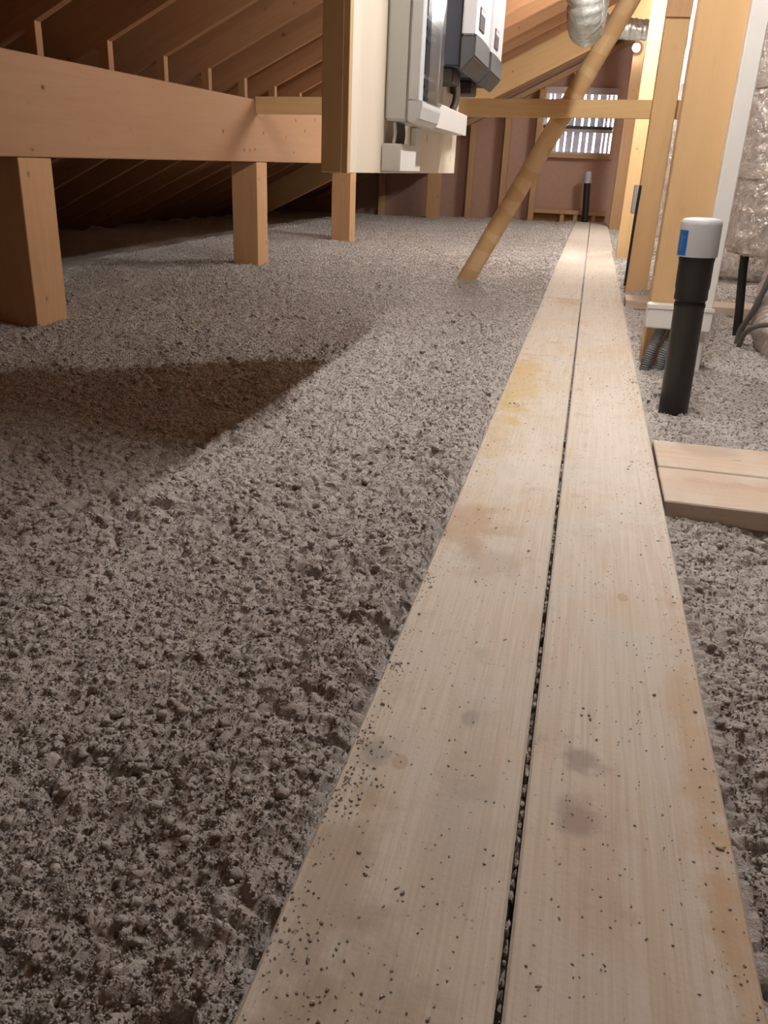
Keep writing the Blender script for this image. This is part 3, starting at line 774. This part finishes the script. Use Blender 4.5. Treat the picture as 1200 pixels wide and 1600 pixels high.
# label curved round the left of the cap
bm = bmesh.new(); R = .0579; g = []
for j in range(2):
    row = []
    for i in range(11):
        a = math.radians(193 + 37 * i / 10); row.append(bm.verts.new((R * math.cos(a) - (.0016 if j else 0), R * math.sin(a), .003 + j * .069)))
    g.append(row)
for i in range(10): bm.faces.new((g[0][i], g[0][i + 1], g[1][i + 1], g[1][i]))
me = bpy.data.meshes.new('label'); bm.to_mesh(me); bm.free(); smooth(me)
lb = link('label', me, M_BLUE, cap, Matrix.Translation(tc_)); lb['label'] = 'blue label'
bm = bmesh.new(); R = .0582
for (a0, a1, h0, h1) in ((205, 208, .016, .060), (211, 213, .016, .060), (219, 222, .05, .056)):
    vs = []
    for (a, h) in ((a0, h0), (a1, h0), (a1, h1), (a0, h1)):
        a = math.radians(a); vs.append(bm.verts.new((R * math.cos(a) - .001, R * math.sin(a), h)))
    bm.faces.new(vs)
me = bpy.data.meshes.new('label_print'); bm.to_mesh(me); bm.free()
link('label_print', me, plain('pale_blue_print', (.12, .32, .6), .4), cap, Matrix.Translation(tc_))

fp = thing('vent_pipe', (-.075, 13.0, 0), 'thin dark vent pipe standing at the far end of the walkway below the window', 'vent pipe')
q0, q1 = Vector((-.070, 13.02, .0)), Vector((-.115, 13.02, .68))
lathe('pipe', [(.046, 0), (.046, .525)], M_BLACK, q0, q1, fp, 20)
lathe('cap', [(.056, .526), (.056, .56), (.052, .563), (.052, .66), (.045, .68)], M_GREYP, q0, q1, fp, 20)

# ------------------------------------------------------------------ white trunking on the nearest tall post
wt = thing('cable_trunking', (.45, 3.33, -.05), 'tall white cable trunking down the right side of the broad nearest post, with a box', 'trunking')
box('upright_channel', (.4225, .482), (3.295, 3.3595), (.212, 2.3), M_WHITE, wt, 'Z', .003)
box('junction_box', (.252, .482), (3.262, 3.3595), (.128, .2115), M_WHITE, wt, 'X', .004, 2)
box('box_lid', (.249, .485), (3.258, 3.2615), (.200, .215), M_WHITE, wt, 'X', .001)
box('lower_channel', (.430, .475), (3.300, 3.3595), (-.06, .1275), M_WHITE, wt, 'Z', .003)
for i, x in enumerate((.285, .335)):
    tag(tube('conduit', [(x + .03, 3.31, .126), (x + .018, 3.305, .08), (x + .002, 3.295, .03), (x - .008, 3.29, -.03), (x - .01, 3.29, -.08)], .021, M_COND, n=18, rib=(.008, .0032)),
        'grey corrugated conduit under the white box, %s' % ('the fully visible one' if i == 0 else 'half hidden behind the black pipe'), 'conduit', 'corrugated conduits under the white box')
tag(tube('cable', [(.262, 5.39, .60), (.258, 5.385, .40), (.257, 5.38, .2), (.256, 5.375, .03)], .008, M_BLACK, n=8), 'black cable down the left edge of the tall post behind the rail', 'cable')
sb = box('switch_box', (.232, .2615), (5.45, 5.53), (.44, .60), M_GREYP, None, 'Z', .004); tag(sb, 'small grey switch box on the side of the tall post behind the rail', 'switch box')

# ------------------------------------------------------------------ foil-wrapped ducts on the right
def crinkle(o, amp, seed, sc=12.0, facets=0.0):
    from mathutils import noise
    me = o.data
    if facets:
        for v in me.vertices:
            p_ = v.co * 24 + Vector((seed, seed, 0)); a_ = noise.noise(v.co * 5 + Vector((0, 0, seed)))
            n_ = abs(noise.noise(p_)) * 1.2 + abs(noise.noise(p_ * 2.3)) * .7 + .5 * abs(noise.noise(p_ * 4.7))
            v.co += v.normal * (facets * (n_ - .5) * (.45 + max(0, a_) * 2.2))
        smooth(me, False)
    for v in me.vertices:
        n_ = noise.noise(v.co * sc + Vector((seed, 0, 0))) + .5 * noise.noise(v.co * sc * 2.7 + Vector((0, seed, 0)))
        v.co += v.normal * (n_ * amp)
si = thing('duct_silencer', (.875, 4.28, .35), 'large upright foil-wrapped duct silencer at the right edge of the picture', 'duct')
R = .262; prof = [(R * .55, .002), (R * .80, .0), (R * .93, .012), (R * .985, .04), (R, .08)] + [(R, .08 + i * .0095) for i in range(1, 170)]
o = lathe('wrap', prof, M_FOIL, (.885, 4.30, .335), (.885, 4.30, 2.0), si, 170); crinkle(o, .010, 3.0, 12.0, .011)
for z in (.66, 1.02, 1.4):
    o = lathe('foil_tape', [(R + .004, 0), (R + .006, .004), (R + .006, .055), (R + .004, .06)], M_FOIL, (.885, 4.30, z), (.885, 4.30, z + 1), si, 60); crinkle(o, .003, z * 9)
tag(tube('drain_tube', [(.752, 4.24, -.06), (.738, 4.245, .1), (.722, 4.25, .25), (.714, 4.25, .36)], .020, M_BLACK, n=16), 'straight black tube under the large foil silencer, standing in the fluff', 'tube')
tag(tube('cable', [(.80, 3.98, .36), (.785, 3.97, .26), (.755, 4.0, .12), (.728, 4.04, .03), (.722, 4.05, -.05)], .013, M_CABLEG, n=12), 'dark grey cable hanging from the large foil silencer beside the black tube', 'cable')
tag(tube('cable', [(.722, 4.0, -.05), (.735, 3.96, .03), (.77, 3.86, .08), (.83, 3.76, .10), (.92, 3.70, .09)], .011, M_CABLEG, n=12), 'dark grey cable looping over the fluff toward the dusty duct', 'cable')
o = tube('flexible_duct', [(.90, 4.12, .36), (.875, 4.08, .22), (.865, 4.02, .08), (.89, 3.90, 0.0), (.98, 3.76, -.03), (1.2, 3.7, -.03)], .105, M_FOIL3, n=28, step=12, rib=(.03, .006)); crinkle(o, .007, 7.0, 20)
tag(o, 'dusty flexible duct bending down into the fluff at the right edge', 'duct')
o = lathe('horizontal_duct', [(.10, 0)] + [(.16, .01 + i * .012) for i in range(175)], M_FOIL, (.52, 6.75, .10), (3.5, 6.75, .10), None, 90); crinkle(o, .010, 5.0, 12.0, .012)
tag(o, 'foil-wrapped duct lying across the floor behind the cross board', 'duct')
o = lathe('vertical_duct', [(.20, 0)] + [(.20, i * .03) for i in range(1, 80)], M_FOIL, (.74, 7.45, .2), (.74, 7.45, 3), None, 48); crinkle(o, .012, 8.0, 12.0, .012)
tag(o, 'upright foil duct glimpsed in the gap between the two broad posts', 'duct')

# ceiling ducts
o = tube('flexible_duct', [(-.19, 4.46, 2.0), (-.178, 4.47, 1.85), (-.160, 4.50, 1.6), (-.150, 4.52, 1.40), (-.142, 4.60, 1.315), (-.135, 4.78, 1.32), (-.13, 4.92, 1.45), (-.12, 5.0, 1.8), (-.11, 5.0, 2.02)], .085, M_FOIL2, n=30, step=14, rib=(.032, .006)); crinkle(o, .004, 2.0, 25)
tag(o, 'ribbed silver flexible duct sagging down from the roof above the rail', 'duct')
o = tube('flexible_duct', [(-.20, 9.0, 2.0), (-.08, 9.0, 1.92), (.15, 9.0, 1.89), (.5, 9.02, 1.89), (1.2, 9.0, 1.9)], .09, M_FOIL2, n=28, step=12, rib=(.05, .006)); crinkle(o, .008, 4.0, 14)
tag(o, 'silver duct running sideways high up beyond the diagonal brace', 'duct')

# ------------------------------------------------------------------ lamps
def batten(y0, y1, x, z, strength, lab):
    t = thing('batten_lamp', (x, (y0 + y1) / 2, z), lab, 'lamp', 'tube lamps along the attic')
    box('housing', (x - .03, x + .03), (y0 - .02, y1 + .02), (z + .022, z + .06), M_STEEL, t, 'Y', .004)
    lathe('tube', [(.016, 0), (.016, y1 - y0)], emit('lamp_tube_glow', LAMP_COL, strength), (x, y0, z), (x, y1, z), t, 12)
    for yy in (y0 + .15, y1 - .15):
        box('hanger', (x - .006, x + .006), (yy - .006, yy + .006), (z + .061, roof_z(x) + .02), M_STEEL, t, 'Z', .001)
def globe(x, y, z, strength, lab):
    t = thing('bulb_lamp', (x, y, z), lab, 'lamp')
    lathe('bulb', [(.012, 0), (.028, .012), (.036, .035), (.036, .05), (.028, .07), (.015, .085)], emit('bulb_glow', LAMP_COL, strength), (x, y, z - .04), (x, y, z + 1), t, 20)
    lathe('holder', [(.02, .0), (.02, .05), (.006, .052), (.006, roof_z(x) - z - .04)], M_STEEL, (x, y, z + .0455), (x, y, z + 2), t, 16)
batten(1.66, 2.80, .20, 1.90, TUBE_NEAR, 'nearer tube lamp hung above the walkway')
globe(.16, 3.80, 1.86, GLOBE_NEAR, 'round bulb lamp hung above the walkway before the rail')
batten(6.6, 7.8, .02, 1.95, TUBE_FAR, 'tube lamp hung above the walkway beyond the rail')
batten(9.6, 10.8, .95, 2.25, TUBE_FAR * 1.1, 'added tube lamp hidden behind the tall posts to brighten the far gable')  # added lamp, kept out of view, brightens the far end
bl = thing('bulkhead_lamp', (.29, 12.1, 2.14), 'small glowing lamp high beside the far posts', 'lamp')
lathe('base', [(.05, 0), (.05, .03)], M_STEEL, (.29, 12.23, 2.13), (.29, 12.1, 2.13), bl, 20)
lathe('globe', [(.012, 0), (.026, .012), (.032, .03), (.026, .045), (.010, .055)], emit('globe_glow', LAMP_COL, BULB), (.29, 12.199, 2.13), (.29, 12.0, 2.13), bl, 20)
